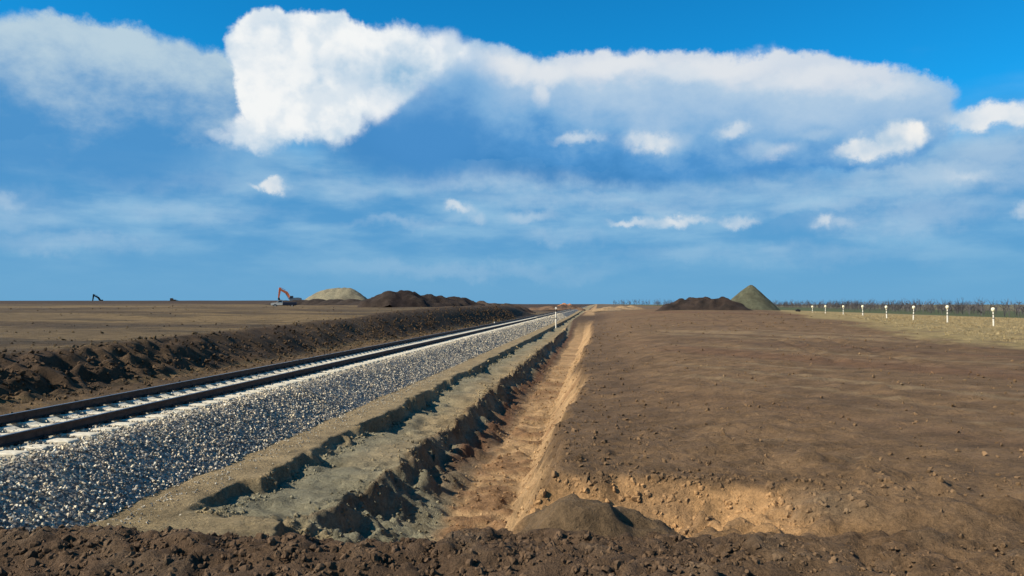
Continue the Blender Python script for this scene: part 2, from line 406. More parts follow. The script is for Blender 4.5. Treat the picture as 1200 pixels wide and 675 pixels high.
# ------------------------------------------------------------------ helpers for objects
def props(o, label=None, cat=None, group=None, kind=None):
    if label: o['label'] = label
    if cat: o['category'] = cat
    if group: o['group'] = group
    if kind: o['kind'] = kind
    return o
def thing(name, loc, label, cat, group=None, rz=0.0):
    o = bpy.data.objects.new(name, None); o.empty_display_size = .3
    o.location = loc; o.rotation_euler = (0, 0, rz); col.objects.link(o)
    return props(o, label, cat, group)
def link_mesh(name, me, parent=None):
    o = bpy.data.objects.new(name, me); col.objects.link(o)
    if parent is not None: o.parent = parent
    return o
def mesh_np(name, verts, faces, mat, smooth=False, colors=None):
    """verts (n,3), faces (m,k) -> mesh"""
    verts = np.ascontiguousarray(verts, np.float32); faces = np.ascontiguousarray(faces, np.int32)
    me = bpy.data.meshes.new(name)
    k = faces.shape[1]
    me.vertices.add(len(verts)); me.vertices.foreach_set('co', verts.ravel())
    me.loops.add(faces.size); me.loops.foreach_set('vertex_index', faces.ravel())
    me.polygons.add(len(faces))
    me.polygons.foreach_set('loop_start', np.arange(0, faces.size, k, dtype=np.int32))
    me.polygons.foreach_set('loop_total', np.full(len(faces), k, np.int32))
    me.polygons.foreach_set('use_smooth', np.full(len(faces), smooth, bool))
    if colors is not None:
        at = me.color_attributes.new('soil', 'FLOAT_COLOR', 'POINT')
        rgba = np.ones((len(verts), 4), np.float32); rgba[:, :3] = colors
        at.data.foreach_set('color', rgba.ravel())
    me.materials.append(mat)
    me.update(calc_edges=True)
    return me
class MB:
    """collects shapes for one mesh"""
    def __init__(self): self.bm = bmesh.new()
    def box(self, c, s, rot=None, bevel=0.0):
        b = bmesh.new(); bmesh.ops.create_cube(b, size=1.0)
        bmesh.ops.scale(b, vec=s, verts=b.verts)
        if bevel: bmesh.ops.bevel(b, geom=b.edges[:], offset=bevel, segments=2, affect='EDGES', profile=.6)
        if rot is not None: bmesh.ops.rotate(b, cent=(0, 0, 0), matrix=rot, verts=b.verts)
        bmesh.ops.translate(b, vec=c, verts=b.verts); self._add(b)
    def cyl(self, c, r1, r2, h, axis='Z', seg=16):
        b = bmesh.new(); bmesh.ops.create_cone(b, cap_ends=True, segments=seg, radius1=r1, radius2=r2, depth=h)
        if axis == 'X': bmesh.ops.rotate(b, cent=(0, 0, 0), matrix=Matrix.Rotation(math.pi / 2, 3, 'Y'), verts=b.verts)
        if axis == 'Y': bmesh.ops.rotate(b, cent=(0, 0, 0), matrix=Matrix.Rotation(math.pi / 2, 3, 'X'), verts=b.verts)
        bmesh.ops.translate(b, vec=c, verts=b.verts); self._add(b)
    def prism(self, outline, y0, y1):
        """outline in x,z, extruded along y"""
        b = bmesh.new()
        a = [b.verts.new((x, y0, z)) for x, z in outline]; c = [b.verts.new((x, y1, z)) for x, z in outline]
        b.faces.new(a[::-1]); b.faces.new(c)
        for i in range(len(a)):
            j = (i + 1) % len(a); b.faces.new((a[i], a[j], c[j], c[i]))
        bmesh.ops.recalc_face_normals(b, faces=b.faces[:]); self._add(b)
    def lathe(self, prof, seg=20):
        b = bmesh.new(); rings = []
        for r, z in prof:
            rings.append([b.verts.new((r * math.cos(2 * math.pi * i / seg), r * math.sin(2 * math.pi * i / seg), z)) for i in range(seg)])
        for p, q in zip(rings, rings[1:]):
            for i in range(seg):
                j = (i + 1) % seg; b.faces.new((p[i], p[j], q[j], q[i]))
        b.faces.new(rings[0][::-1]); b.faces.new(rings[-1]); self._add(b)
    def _add(self, b):
        me = bpy.data.meshes.new('tmp'); b.to_mesh(me); b.free(); self.bm.from_mesh(me); bpy.data.meshes.remove(me)
    def build(self, name, mat, parent=None, smooth=False):
        me = bpy.data.meshes.new(name); self.bm.to_mesh(me); self.bm.free()
        me.materials.append(mat)
        if smooth:
            for p in me.polygons: p.use_smooth = True
        return link_mesh(name, me, parent)

# ------------------------------------------------------------------ materials
def mat_base(name):
    m = bpy.data.materials.new(name); m.use_nodes = True
    t = m.node_tree; t.nodes.clear(); N = Nodes(t)
    b = N.new('ShaderNodeBsdfPrincipled'); o = N.new('ShaderNodeOutputMaterial'); N.L.new(b.outputs[0], o.inputs[0])
    return m, N, b
def bump(N, b, h, strength, dist):
    n = N.new('ShaderNodeBump'); n.inputs['Strength'].default_value = strength; n.inputs['Distance'].default_value = dist
    N.put(n.inputs['Height'], h); N.L.new(n.outputs[0], b.inputs['Normal'])
def mat_soil(name, strength=.8, dist=.03, vary=.5):
    m, N, b = mat_base(name)
    a = N.new('ShaderNodeAttribute'); a.attribute_name = 'soil'
    tc = N.new('ShaderNodeTexCoord'); P = tc.outputs['Object']
    n1 = N.noise(P, 1.6, 8, .65); n2 = N.noise(P, 17.0, 6, .7); n3 = N.noise(P, 70.0, 4, .7)
    f = N.m('ADD', N.rng(n1, .3, .7, 1 - vary * .55, 1 + vary * .55, False), N.rng(n2, .3, .7, -vary * .45, vary * .45, False))
    f = N.m('ADD', f, N.rng(n3, .3, .7, -vary * .35, vary * .35, False))
    c = N.v('MULTIPLY', a.outputs['Color'], N.comb(f, f, f))
    N.put(b.inputs['Base Color'], c)
    b.inputs['Roughness'].default_value = .95; b.inputs['Specular IOR Level'].default_value = .15
    h = N.m('ADD', N.m('MULTIPLY', n2, 1.0), N.m('MULTIPLY', n3, .35))
    bump(N, b, h, strength, dist)
    return m
def mat_plain(name, rgb, rough=.6, metal=0.0, vary=.15, scale=6.0, bmp=0.0, rgb2=None, spec=.3):
    m, N, b = mat_base(name)
    tc = N.new('ShaderNodeTexCoord'); P = tc.outputs['Object']
    n = N.noise(P, scale, 7, .65)
    c2 = rgb2 if rgb2 else tuple(c * (1 - vary * 2) for c in rgb)
    N.put(b.inputs['Base Color'], N.mix(N.rng(n, .35, .7), rgb, c2))
    N.put(b.inputs['Roughness'], N.rng(n, .2, .8, max(0, rough - .1), min(1, rough + .1), False))
    b.inputs['Metallic'].default_value = metal; b.inputs['Specular IOR Level'].default_value = spec
    if bmp: bump(N, b, N.noise(P, scale * 6, 5, .65), bmp, .01)
    return m
M_SOIL = mat_soil('soil', 1.0, .05, .7)
M_CLOD = mat_soil('soil_clod', .8, .012, .5)
M_STONE = mat_soil('ballast_stone', .35, .004, .35)
M_HEAP = mat_soil('heap_soil', 1.0, .12, .6)
M_RAIL = mat_plain('rusty_rail_steel', lin(78, 60, 50), .75, .0, .3, 9, .1, lin(56, 43, 37))
M_RAILTOP = mat_plain('worn_rail_head', lin(150, 146, 142), .38, .9, .1, 20)
M_CONC = mat_plain('sleeper_concrete', lin(196, 188, 168), .9, 0, .12, 14, .25, lin(160, 152, 132))
M_CLIP = mat_plain('clip_steel', lin(52, 44, 40), .7, .3, .2, 30)
M_WHITE = mat_plain('white_paint', lin(216, 211, 196), .6, 0, .06, 12, 0, lin(172, 164, 146))
M_YELLOW = mat_plain('pale_yellow_paint', lin(230, 222, 190), .55, 0, .06, 12, 0, lin(208, 198, 164))
M_BLACK = mat_plain('black_paint', lin(34, 34, 36), .6, 0, .2, 12)
M_ORANGE = mat_plain('orange_machine_paint', lin(255, 138, 84), .45, 0, .1, 3, 0, lin(240, 116, 66))
M_GREY = mat_plain('grey_machine_paint', lin(150, 148, 142), .5, 0, .1, 3)
M_DSTEEL = mat_plain('dark_muddy_steel', lin(52, 48, 44), .8, .2, .25, 4, 0, lin(84, 70, 54))
M_GLASS = mat_plain('dark_cab_glass', lin(30, 40, 48), .12, 0, .05, 3, 0, None, .6)
M_BLUE = mat_plain('dark_blue_paint', lin(30, 40, 58), .5, 0, .1, 3)
M_TYRE = mat_plain('tyre_rubber', lin(30, 29, 28), .9, 0, .2, 8)
M_BARK = mat_plain('bare_twigs', lin(78, 75, 76), .95, 0, .15, .3, 0, lin(60, 56, 56))
M_STRAW = mat_plain('dry_straw', lin(150, 134, 98), .9, 0, .15, 1.0, 0, lin(116, 98, 68))

# ------------------------------------------------------------------ ground
def geo_steps(start, stop, step, growth):
    out = [start]; s = step
    while out[-1] < stop:
        out.append(out[-1] + s); s *= growth
    return np.array(out)
xl = -geo_steps(20.0, 4200.0, .13, 1.045)[::-1]
xs = np.concatenate([xl[:-1], np.arange(-20, -12, .09), np.arange(-12, -6.5, .14), np.arange(-6.5, 3.0, .038), geo_steps(3.0, 4200.0, .04, 1.029)])
ys = [-60, -30, -15, -8, -4, -1, 1, 2, 3, 3.6, 4.0, 4.3]
while ys[-1] < 6000:
    Yc = ys[-1]
    ys.append(Yc + (.038 if Yc < 9 else .0046 * Yc if Yc < 25 else .0046 * Yc + .008 * (Yc - 25) if Yc < 70 else .013 * Yc))
ys = np.array(ys)
GX, GY = np.meshgrid(xs, ys)
sp = np.maximum(np.gradient(xs)[None, :], np.gradient(ys)[:, None]) * 1.0
sp = np.broadcast_to(np.sqrt(np.gradient(xs)[None, :] * np.gradient(ys)[:, None]) * .5 + sp * .5, GX.shape)
GZ, GC = land(GX, GY, sp, True)
nx, ny = len(xs), len(ys)
idx = np.arange(nx * ny, dtype=np.int32).reshape(ny, nx)
faces = np.stack([idx[:-1, :-1], idx[:-1, 1:], idx[1:, 1:], idx[1:, :-1]], -1).reshape(-1, 4)
me = mesh_np('ground', np.stack([GX, GY, GZ], -1).reshape(-1, 3), faces, M_SOIL, True, GC.reshape(-1, 3))
ground = props(link_mesh('ground', me), 'graded brown earth with ditch, sandy bench and left bank', None, None, 'structure')
print('ground', nx, ny, nx * ny)
del GX, GY, GZ, GC, faces

# ------------------------------------------------------------------ many small lumps
def hull_template(n, flat=(1, 1, 1), jitter=.25):
    b = bmesh.new()
    for i in range(n):
        p = rng.normal(size=3); p /= np.linalg.norm(p); p *= 1 - jitter * rng.random(); b.verts.new(tuple(p * flat))
    r = bmesh.ops.convex_hull(b, input=b.verts[:])
    bmesh.ops.delete(b, geom=[v for v in b.verts if not v.link_faces], context='VERTS')
    bmesh.ops.triangulate(b, faces=b.faces[:])
    b.verts.ensure_lookup_table(); b.verts.index_update()
    V = np.array([v.co[:] for v in b.verts]); Fc = np.array([[v.index for v in f.verts] for f in b.faces]); b.free()
    return V, Fc
def lump_template(sub, amp, seed):
    b = bmesh.new(); bmesh.ops.create_icosphere(b, subdivisions=sub, radius=1.0)
    b.verts.ensure_lookup_table(); b.verts.index_update()
    V = np.array([v.co[:] for v in b.verts]); Fc = np.array([[v.index for v in f.verts] for f in b.faces]); b.free()
    r = np.random.default_rng(seed)
    disp = np.zeros(len(V))
    for k in range(7):
        w = r.normal(size=3) * (1.2 + .9 * k); disp += np.sin(V @ w + r.random() * 7) / (1 + .6 * k)
    V = V * (1 + amp * disp[:, None]) * (1, 1, .8)
    return V, Fc
def scatter(templates, pos, size, colors, squash=None):
    """one mesh array set from many turned and scaled copies"""
    n = len(pos); which = rng.integers(0, len(templates), n)
    VV, FF, CC = [], [], []; off = 0
    q = rng.normal(size=(n, 4)); q /= np.linalg.norm(q, axis=1)[:, None]
    w, x, y, z = q.T
    Rm = np.stack([1 - 2 * (y * y + z * z), 2 * (x * y - z * w), 2 * (x * z + y * w), 2 * (x * y + z * w), 1 - 2 * (x * x + z * z), 2 * (y * z - x * w),
                   2 * (x * z - y * w), 2 * (y * z + x * w), 1 - 2 * (x * x + y * y)], -1).reshape(n, 3, 3)
    for k, (V, Fc) in enumerate(templates):
        s = np.where(which == k)[0]
        if not len(s): continue
        P = np.einsum('nij,vj->nvi', Rm[s], V) * size[s][:, None, None]
        P += pos[s][:, None, :]
        VV.append(P.reshape(-1, 3)); FF.append((Fc[None] + (np.arange(len(s)) * len(V))[:, None, None] + off).reshape(-1, 3))
        CC.append(np.repeat(colors[s], len(V), axis=0)); off += len(s) * len(V)
    return np.concatenate(VV), np.concatenate(FF), np.concatenate(CC)
def crumb_template(seed):
    """a broken, knobbly lump: several rough knobs run together, turned faces"""
    r = np.random.default_rng(seed)
    V, Fc = lump_template(2, .10, seed)
    V = V * r.uniform(.65, 1.25, 3)
    for k in range(9):
        d = r.normal(size=3); d /= np.linalg.norm(d); c = r.uniform(.35, .8)
        t = V @ d; V = V - np.outer(np.clip(t - c, 0, None) * r.uniform(.6, 1.0), d)
    V += r.normal(size=V.shape) * .075
    return V, Fc
LUMPS = [crumb_template(i) for i in range(10)]
LUMPS1 = [hull_template(12, (1, .85, .7), .5) for i in range(10)]
def on_land(X, Y, tint=(.75, 1.2)):
    Z, C = land(X, Y, np.full(len(X), .05), True)
    return Z, C * rng.uniform(*tint, size=(len(X), 1))
def clods(name, X, Y, size, templ, label, cat, tint=(.75, 1.2), sink=.25, mul=None):
    Z, C = on_land(X, Y, tint)
    if mul is not None: C = C * mul
    V, F_, CC = scatter(templ, np.stack([X, Y, Z + size * (.6 - sink)], -1), size, C)
    return props(link_mesh(name, mesh_np(name, V, F_, M_CLOD, False, CC)), label, cat, None, 'stuff')

# churned clods along the roadside
n = 4000
X = rng.uniform(-5.0, 4.6, n); Y = 4.3 + 2.2 * rng.random(n) ** .9
keep = rng.random(n) < np.where(X < .8, 1.0, np.clip(1.1 - .4 * X, .08, 1))
X, Y = X[keep], Y[keep]
clods('soil_clods', X, Y, .010 + .036 * rng.random(len(X)) ** 2.0, LUMPS, 'churned dark brown clods along the bottom edge of the picture', 'soil clods', (.8, 1.2), .35)
n = 14500
X = rng.uniform(-5.0, 3.6, n); Y = 4.5 + 2.2 * rng.random(n)
keep = rng.random(n) < np.where(X < .8, 1.0, np.clip(1.2 - .35 * X, .1, 1)); X, Y = X[keep], Y[keep]; n = len(X)
clods('soil_crumbs', X, Y, .007 + .023 * rng.random(n) ** 2.0, LUMPS1, 'fine dark crumbs between the clods along the bottom edge', 'soil crumbs', (.75, 1.2), .35)
# clods strewn over the graded field
n = 12000
Y = 6.2 + 75 * rng.random(n) ** 2.6; X = -.5 + (Y * .62 + 1) * rng.random(n) ** 1.25
patch = fbm(X, Y, .35, 3, 300, .6)
keep = (X < 22) & ((patch > .05) | (X < 1.0) | (rng.random(n) < .35)) & ~((Y < 8.6) & (X < 2.6))
X, Y = X[keep], Y[keep]
clods('field_clods', X, Y, (.006 + .036 * rng.random(len(X)) ** 4.0) * (1 + Y / 40), LUMPS1, 'small earth crumbs strewn over the graded field right of the ditch', 'soil crumbs', (.75, 1.25), .35)
# yellow clay lumps in the face of the pit
n = 1500
X = rng.uniform(-.9, 2.9, n); Y = 7.4 + 1.15 * rng.random(n)
keep = rng.random(n) < np.clip(1.4 - .42 * X, .1, 1)
X, Y = X[keep], Y[keep]
clods('clay_lumps', X, Y, .010 + .042 * rng.random(len(X)) ** 2.4, LUMPS, 'yellow clay lumps broken out of the cut face beside the ditch', 'clay lumps', (.85, 1.15), .8)
# crumbs in the ditch
n = 7000
Y = 9 + 40 * rng.random(n) ** 1.7; X = rng.uniform(-3.9, -.5, n)
clods('ditch_crumbs', X, Y, (.008 + .036 * rng.random(n) ** 3.2) * (1 + Y / 60), LUMPS1, 'clay crumbs lying on the ditch slopes and floor', 'clay crumbs', (.8, 1.2), .4)
# lumps on the left bank
n = 9500
Y = 14 + 120 * rng.random(n) ** 1.5; X = -15.2 + 2.2 * ss(48, 130, Y) + rng.normal(size=n) * 1.0 - .9
clods('bank_clods', X, Y, (.02 + .085 * rng.random(n) ** 2.4) * (1 + Y / 120), LUMPS1, 'dark lumps of earth covering the bank left of the track', 'soil clods', (.7, 1.25), .6)

# crumbled earth along the two shaded edges of the bench
n = 3600
Y = 10.5 + 45 * rng.random(n) ** 1.8; first = rng.random(n) < .5
X = np.where(first, -5.5 + np.abs(rng.normal(size=n)) * .22, -3.95 + rng.normal(size=n) * .25)
clods('bench_crumbs', X, Y, (.008 + .045 * rng.random(n) ** 3.0) * (1 + Y / 60), LUMPS1, 'crumbled sandy lumps below the broken edges of the bench', 'soil crumbs', (.8, 1.1), .5)
# dark lumps on the left plain
n = 1300
Y = 22 + 150 * rng.random(n) ** 1.6; X = -18 - (Y * .75) * rng.random(n) ** 1.3
clods('plain_clods', X, Y, (.02 + .08 * rng.random(n) ** 4) * (1 + Y / 120), LUMPS1, 'scattered earth lumps on the brown plain left of the bank', 'soil clods', (.6, 1.1), .5)

# ------------------------------------------------------------------ railway
XN, GAUGE = -8.4, 1.52
XC = XN - GAUGE / 2
Z_HEAD = CAMZ - 1.87; Z_FOOT = Z_HEAD - .15; Z_SL = Z_FOOT - .015; Z_TOP = Z_SL - .02
Y0, Y1 = -12.0, 640.0
track = thing('railway_track', (XC, Y0, Z_TOP), 'straight railway track with dark rails and pale sleepers on a grey stone bed', 'railway track')
prof = [(-.075, 0), (.075, 0), (.075, .012), (.012, .03), (.009, .135), (.036, .146), (.0375, .172), (.03, .18), (-.03, .18), (-.0375, .172), (-.036, .146), (-.009, .135), (-.012, .03), (-.075, .012)]
for sgn in (1, -1):
    b = MB(); b.prism([(x, z * .15 / .18) for x, z in prof], 0, Y1 - Y0)
    r = b.build('rail', M_RAIL, track); r.location = (sgn * GAUGE / 2, 0, Z_FOOT - Z_TOP)
    r.data.materials.append(M_RAILTOP)
    for p in r.data.polygons:
        if p.center.z > .149: p.material_index = 1
# sleepers, nearest first
b = MB()
b.prism([(-1.35, -.12), (1.35, -.12), (1.35, .0), (1.31, .012), (.55, .012), (.42, -.03), (-.42, -.03), (-.55, .012), (-1.31, .012), (-1.35, .0)], -.13, .13)
bmesh.ops.bevel(b.bm, geom=[e for e in b.bm.edges], offset=.012, segments=1, affect='EDGES')
sl0 = b.build('sleeper', M_CONC, track)
SP = .52
ylist = [6.5 + SP * i for i in range(230)]
for i, yy in enumerate(ylist):
    if i == 0: o = sl0
    else:
        o = sl0.copy(); col.objects.link(o)
    o.parent = track
    o.location = (random.uniform(-.012, .012), yy - Y0, Z_SL - Z_TOP - .012 + random.uniform(-.006, .006)); o.rotation_euler = (0, 0, random.uniform(-.008, .008))
b = MB()
for yy in ylist[:70]:
    for rx in (-GAUGE / 2, GAUGE / 2):
        for sd in (-1, 1):
            b.box((rx + sd * .105, yy - Y0, .012 + Z_SL - Z_TOP), (.075, .11, .035)); b.cyl((rx + sd * .105, yy - Y0, .04 + Z_SL - Z_TOP), .016, .016, .05, 'Z', 6)
fs = b.build('fastenings', M_CLIP, track); fs['kind'] = 'stuff'
# ballast bed
SH = XN - XC + .80; TOE_Z = -.02 - Z_TOP; TOE_X = -6.40 - XC
def bed_z(lx):
    """height of the ballast surface at a lateral distance from the track centre, in track space"""
    a = np.abs(lx)
    return np.where(a < SH, 0.0 - .02 * (a / SH) ** 4, lerp(-.02, TOE_Z, np.clip((a - SH) / (TOE_X - SH), 0, 1.3)))
lx = np.concatenate([np.linspace(-TOE_X - .15, -SH, 14), np.linspace(-SH, SH, 30)[1:-1], np.linspace(SH, TOE_X + .15, 14)])
ly = np.array([Y0 + 2] + list(np.arange(5, 40, .12)) + list(geo_steps(40.0, Y1 - 2, .2, 1.016)))
BX, BY = np.meshgrid(lx, ly)
spb = np.broadcast_to(np.maximum(.1, np.gradient(ly))[:, None], BX.shape)
BZ = bed_z(BX) + .05 * fbm(BX, BY, 1.2, 3, 400, .6, spb) + .05 * fbm(BX, BY, 6.0, 2, 410, .6, spb) * (np.abs(BX) > .8) - .045
idx = np.arange(BX.size, dtype=np.int32).reshape(BX.shape)
fc = np.stack([idx[:-1, :-1], idx[:-1, 1:], idx[1:, 1:], idx[1:, :-1]], -1).reshape(-1, 4)
bc = np.array(lin(146, 142, 134))[None] * np.ones((BX.size, 1))
m_bed, N_, b_ = mat_base('ballast_gravel')
tc_ = N_.new('ShaderNodeTexCoord')
vo = N_.new('ShaderNodeTexVoronoi'); vo.inputs['Scale'].default_value = 17.0; N_.put(vo.inputs['Vector'], tc_.outputs['Object'])
rnd = N_.new('ShaderNodeSeparateColor'); N_.put(rnd.inputs[0], vo.outputs['Color'])
N_.put(b_.inputs['Base Color'], N_.mix(N_.rng(rnd.outputs[0], .1, .9), lin(96, 90, 82), lin(156, 148, 132)))
b_.inputs['Roughness'].default_value = .9
bump(N_, b_, N_.m('SUBTRACT', 1.0, vo.outputs['Distance']), 1.0, .04)
bed = link_mesh('ballast_bed', mesh_np('ballast_bed', np.stack([BX, BY - Y0, BZ], -1).reshape(-1, 3), fc, m_bed, False), track)
# loose stones
STONES = [hull_template(10, (1, .8, .62)) for _ in range(9)]
STONES_S = [hull_template(7, (1, .8, .65)) for _ in range(6)]
def stones(y0, y1, per_m, templ, smin, smax, span, bias):
    n = int((y1 - y0) * per_m)
    Yb = y0 + (y1 - y0) * rng.random(n); Xb = span[0] + (span[1] - span[0]) * rng.random(n)
    near = np.minimum(np.abs(Xb - GAUGE / 2), np.abs(Xb + GAUGE / 2)) < .085
    ph = np.abs(((Yb - ylist[0]) / SP + .5) % 1 - .5) * SP
    keep = ~near & ~((ph < .125) & (np.abs(Xb) < 1.30) & (rng.random(n) < np.where(np.abs(Xb) > .85, .6, .97)))
    Xb, Yb = Xb[keep], Yb[keep]; n = len(Xb)
    s = smin + (smax - smin) * rng.random(n) ** 1.8
    Zb = bed_z(Xb) + .04 * fbm(Xb, Yb, 1.2, 3, 400, .6) + rng.random(n) * .045 - .03
    Zb = Zb + .05 * fbm(Xb, Yb, .8, 2, 440) * (np.abs(Xb) > SH)
    g = np.array([lin(200, 194, 178), lin(164, 158, 148), lin(132, 128, 122), lin(208, 196, 170), lin(180, 168, 148)])[rng.integers(0, 5, n)]
    return np.stack([Xb, Yb - Y0, Zb], -1), s, g * rng.uniform(.8, 1.15, (n, 1)) * np.array([1.03, 1.0, .94]), templ
VV, FF, CC, off = [], [], [], 0
for a in (stones(7.0, 20, 1000, STONES, .017, .044, (.6, TOE_X + .06), 0), stones(8.0, 26, 300, STONES_S, .016, .03, (-1.9, .7), 0),
          stones(20, 42, 520, STONES_S, .022, .042, (.6, TOE_X + .06), 0), stones(42, 80, 260, STONES_S, .03, .06, (.5, TOE_X + .05), 0), stones(80, 170, 80, STONES_S, .045, .09, (.5, TOE_X + .05), 0)):
    V, F_, C_ = scatter(a[3], a[0], a[1], a[2]); VV.append(V); FF.append(F_ + off); CC.append(C_); off += len(V)
# strays at the toe
n = 900
Yb = 7 + 26 * rng.random(n) ** 1.4; Xw = -6.35 + np.abs(rng.normal(size=n)) * .22
Zw = land(Xw, Yb)
V, F_, C_ = scatter(STONES, np.stack([Xw - XC, Yb - Y0, Zw - Z_TOP + .008], -1), rng.uniform(.01, .032, n), np.array(lin(176, 168, 150))[None] * rng.uniform(.5, .9, (n, 1)))
VV.append(V); FF.append(F_ + off); CC.append(C_)
st = link_mesh('ballast_stones', mesh_np('ballast_stones', np.concatenate(VV), np.concatenate(FF), M_STONE, False, np.concatenate(CC)), track)
st['kind'] = 'stuff'

# ------------------------------------------------------------------ heaps
def heap(name, pts, rgb, label, rough=.2, res=.25, rgb2=None, freq=.6, round_=.12, cat='heap', seed=500):
    """pts: (X, Y, height of the top above eye level or ground, radius)"""
    pts = np.array(pts, float); res *= 1.35
    x0, x1 = (pts[:, 0] - pts[:, 3]).min() - .5, (pts[:, 0] + pts[:, 3]).max() + .5
    y0, y1 = (pts[:, 1] - pts[:, 3]).min() - .5, (pts[:, 1] + pts[:, 3]).max() + .5
    ax = np.arange(x0, x1, res); ay = np.arange(y0, y1, res)
    HX, HY = np.meshgrid(ax, ay)
    G = land(HX, HY, np.full(HX.shape, 2.0))
    wob = fbm(HX, HY, freq * .6, 3, seed, .5)
    H = np.full(HX.shape, -1.0)
    for (px, py, h, r) in pts:
        rr = np.hypot(HX - px, HY - py) / (r * (1 + .5 * rough * wob))
        cone = h * (1 + round_ - np.sqrt(rr * rr + round_ * round_ + 2 * round_ * 0) )
        H = np.maximum(H, cone)
    H = H + rough * (fbm(HX, HY, freq, 4, seed + 9, .55) + .1) * np.clip(H * 2, 0, 1)
    Z = G + H
    ok = H > -.12
    idx = np.arange(HX.size, dtype=np.int32).reshape(HX.shape)
    q = ok[:-1, :-1] | ok[1:, :-1] | ok[:-1, 1:] | ok[1:, 1:]
    fc = np.stack([idx[:-1, :-1], idx[:-1, 1:], idx[1:, 1:], idx[1:, :-1]], -1)[q]
    used, inv = np.unique(fc.ravel(), return_inverse=True)
    c0 = np.array(rgb) * .7; c1 = np.array(rgb2 if rgb2 is not None else rgb) * .7
    mixv = ss(-.1, .35, fbm(HX, HY, freq * .8, 4, seed + 30, .6)).ravel()[used][:, None]
    V = np.stack([HX, HY, Z], -1).reshape(-1, 3)[used]
    cx, cy = pts[:, 0].mean(), pts[:, 1].mean(); base = np.array([cx, cy, ground_z(cx, cy)])
    o = link_mesh(name, mesh_np(name, V - base, inv.reshape(fc.shape), M_HEAP, True, c0 * (1 - mixv) + c1 * mixv))
    o.location = base
    return props(o, label, cat)
def hp(px, py, Y, r, dy=0.0):
    """a heap peak seen at a bearing, its top at a height above the land"""
    X = px_x(px, Y); return (X, Y + dy, eye_z(py, X, Y) - ground_z(X, Y), r)
heap('gravel_cone', [hp(880, 333.5, 125, 4.5)], lin(98, 98, 78), 'tall pointed grey green gravel cone on the skyline right of centre', .08, .16, lin(86, 85, 68), 1.2, .07)
heap('soil_heap', [hp(784, 357, 106, 1.8), hp(798, 352, 108, 2.6), hp(816, 349, 108, 3.6), hp(828, 350, 108, 3.2), hp(842, 349, 107, 3.4), hp(852, 350.5, 106, 2.6), hp(862, 357, 105, 1.8)],
     lin(66, 54, 46), 'low dark brown soil heap in front of the pointed gravel cone', .55, .2, lin(52, 44, 38), .9, .2, seed=540)
heap('sand_heap', [hp(380, 340, 290, 7.4), hp(386, 338.6, 290, 8.0), hp(391, 338, 290, 8.4), hp(397, 337.4, 291, 8.6), hp(403, 337.2, 290, 8.0), hp(409, 337.6, 290, 7.4)], lin(140, 132, 108), 'pale flat topped sand heap on the skyline beside the orange excavator', .22, .4, lin(124, 116, 96), .5, .25, seed=560)
heap('soil_heap', [hp(446, 346, 150, 4), hp(456, 341.5, 150, 4.6), hp(471, 340.5, 152, 5), hp(486, 344, 155, 4.6), hp(500, 345, 158, 5), hp(516, 346, 160, 4.6), hp(532, 347.5, 164, 4.5), hp(545, 350, 168, 4.5)],
     lin(62, 52, 45), 'long dark ridge of dumped soil between sand heap and track', .75, .3, lin(52, 42, 38), .5, .2, seed=580)
heap('soil_heap', [hp(566, 353, 190, 5), hp(580, 354.5, 196, 4.5), hp(596, 355, 200, 4.5), hp(608, 357.5, 204, 4)],
     lin(84, 70, 58), 'lower brown soil heap at the far end of the dark ridge', .6, .35, lin(66, 54, 46), .5, .2, seed=590)
heap('soil_heap', [hp(632, 360, 300, 6), hp(646, 359, 300, 7), hp(660, 357.5, 305, 6), hp(670, 357.5, 305, 5)],
     lin(124, 98, 76), 'distant brown heap left of where the track vanishes', .6, .4, lin(86, 70, 58), .4, .25, seed=600)
heap('clay_heap', [hp(661, 355.8, 400, 5.2), hp(667, 356.3, 402, 4.6)], lin(190, 132, 90), 'small orange clay heap at the vanishing end of the track', .5, .3, lin(160, 110, 78), .6, .2, seed=620)
heap('clay_heap', [hp(702, 362, 210, 4), hp(714, 360, 214, 4.6), hp(728, 358.5, 220, 4.5), hp(738, 359, 224, 4)],
     lin(170, 142, 106), 'low tan clay heap just right of the vanishing track', .5, .35, lin(140, 114, 86), .5, .25, seed=640)
heap('soil_heap', [hp(336, 352, 216, 5), hp(352, 351, 215, 5), hp(372, 350.5, 214, 5), hp(392, 350.5, 212, 5), hp(412, 350.5, 210, 5), hp(432, 351, 206, 5), hp(450, 351, 204, 5)],
     lin(66, 56, 48), 'long low dark bank of soil below the sand heap', .35, .3, lin(54, 46, 40), .5, .25, seed=660)

# ------------------------------------------------------------------ marker posts along the right side
NPOST = ['nearest of the row, at the right edge', 'second from the right edge', 'third from the right edge', 'fourth from the right edge',
         'fifth from the right edge', 'sixth from the right edge', 'seventh from the right edge', 'farthest, nearest the gravel cone']
def make_post():
    t = thing('marker_post', (0, 0, 0), 'x', 'post')
    b = MB(); b.lathe([(.058, -.25), (.058, .70), (.045, .74), (.045, 1.14)], 14); b.build('pole', M_WHITE, t, False)
    b = MB(); b.lathe([(.064, .62), (.064, .70)], 14); b.lathe([(.052, .92), (.052, .98)], 14); b.build('band', M_DSTEEL, t)
    b = MB(); b.lathe([(.05, 1.12), (.11, 1.21), (.135, 1.29), (.132, 1.36), (.10, 1.42), (.04, 1.45)], 18); b.build('cap', M_YELLOW, t, True)
    return t
def copy_tree(o, parent=None):
    c = o.copy(); col.objects.link(c)
    if parent is not None: c.parent = parent
    for ch in o.children: copy_tree(ch, c)
    return c
post0 = make_post()
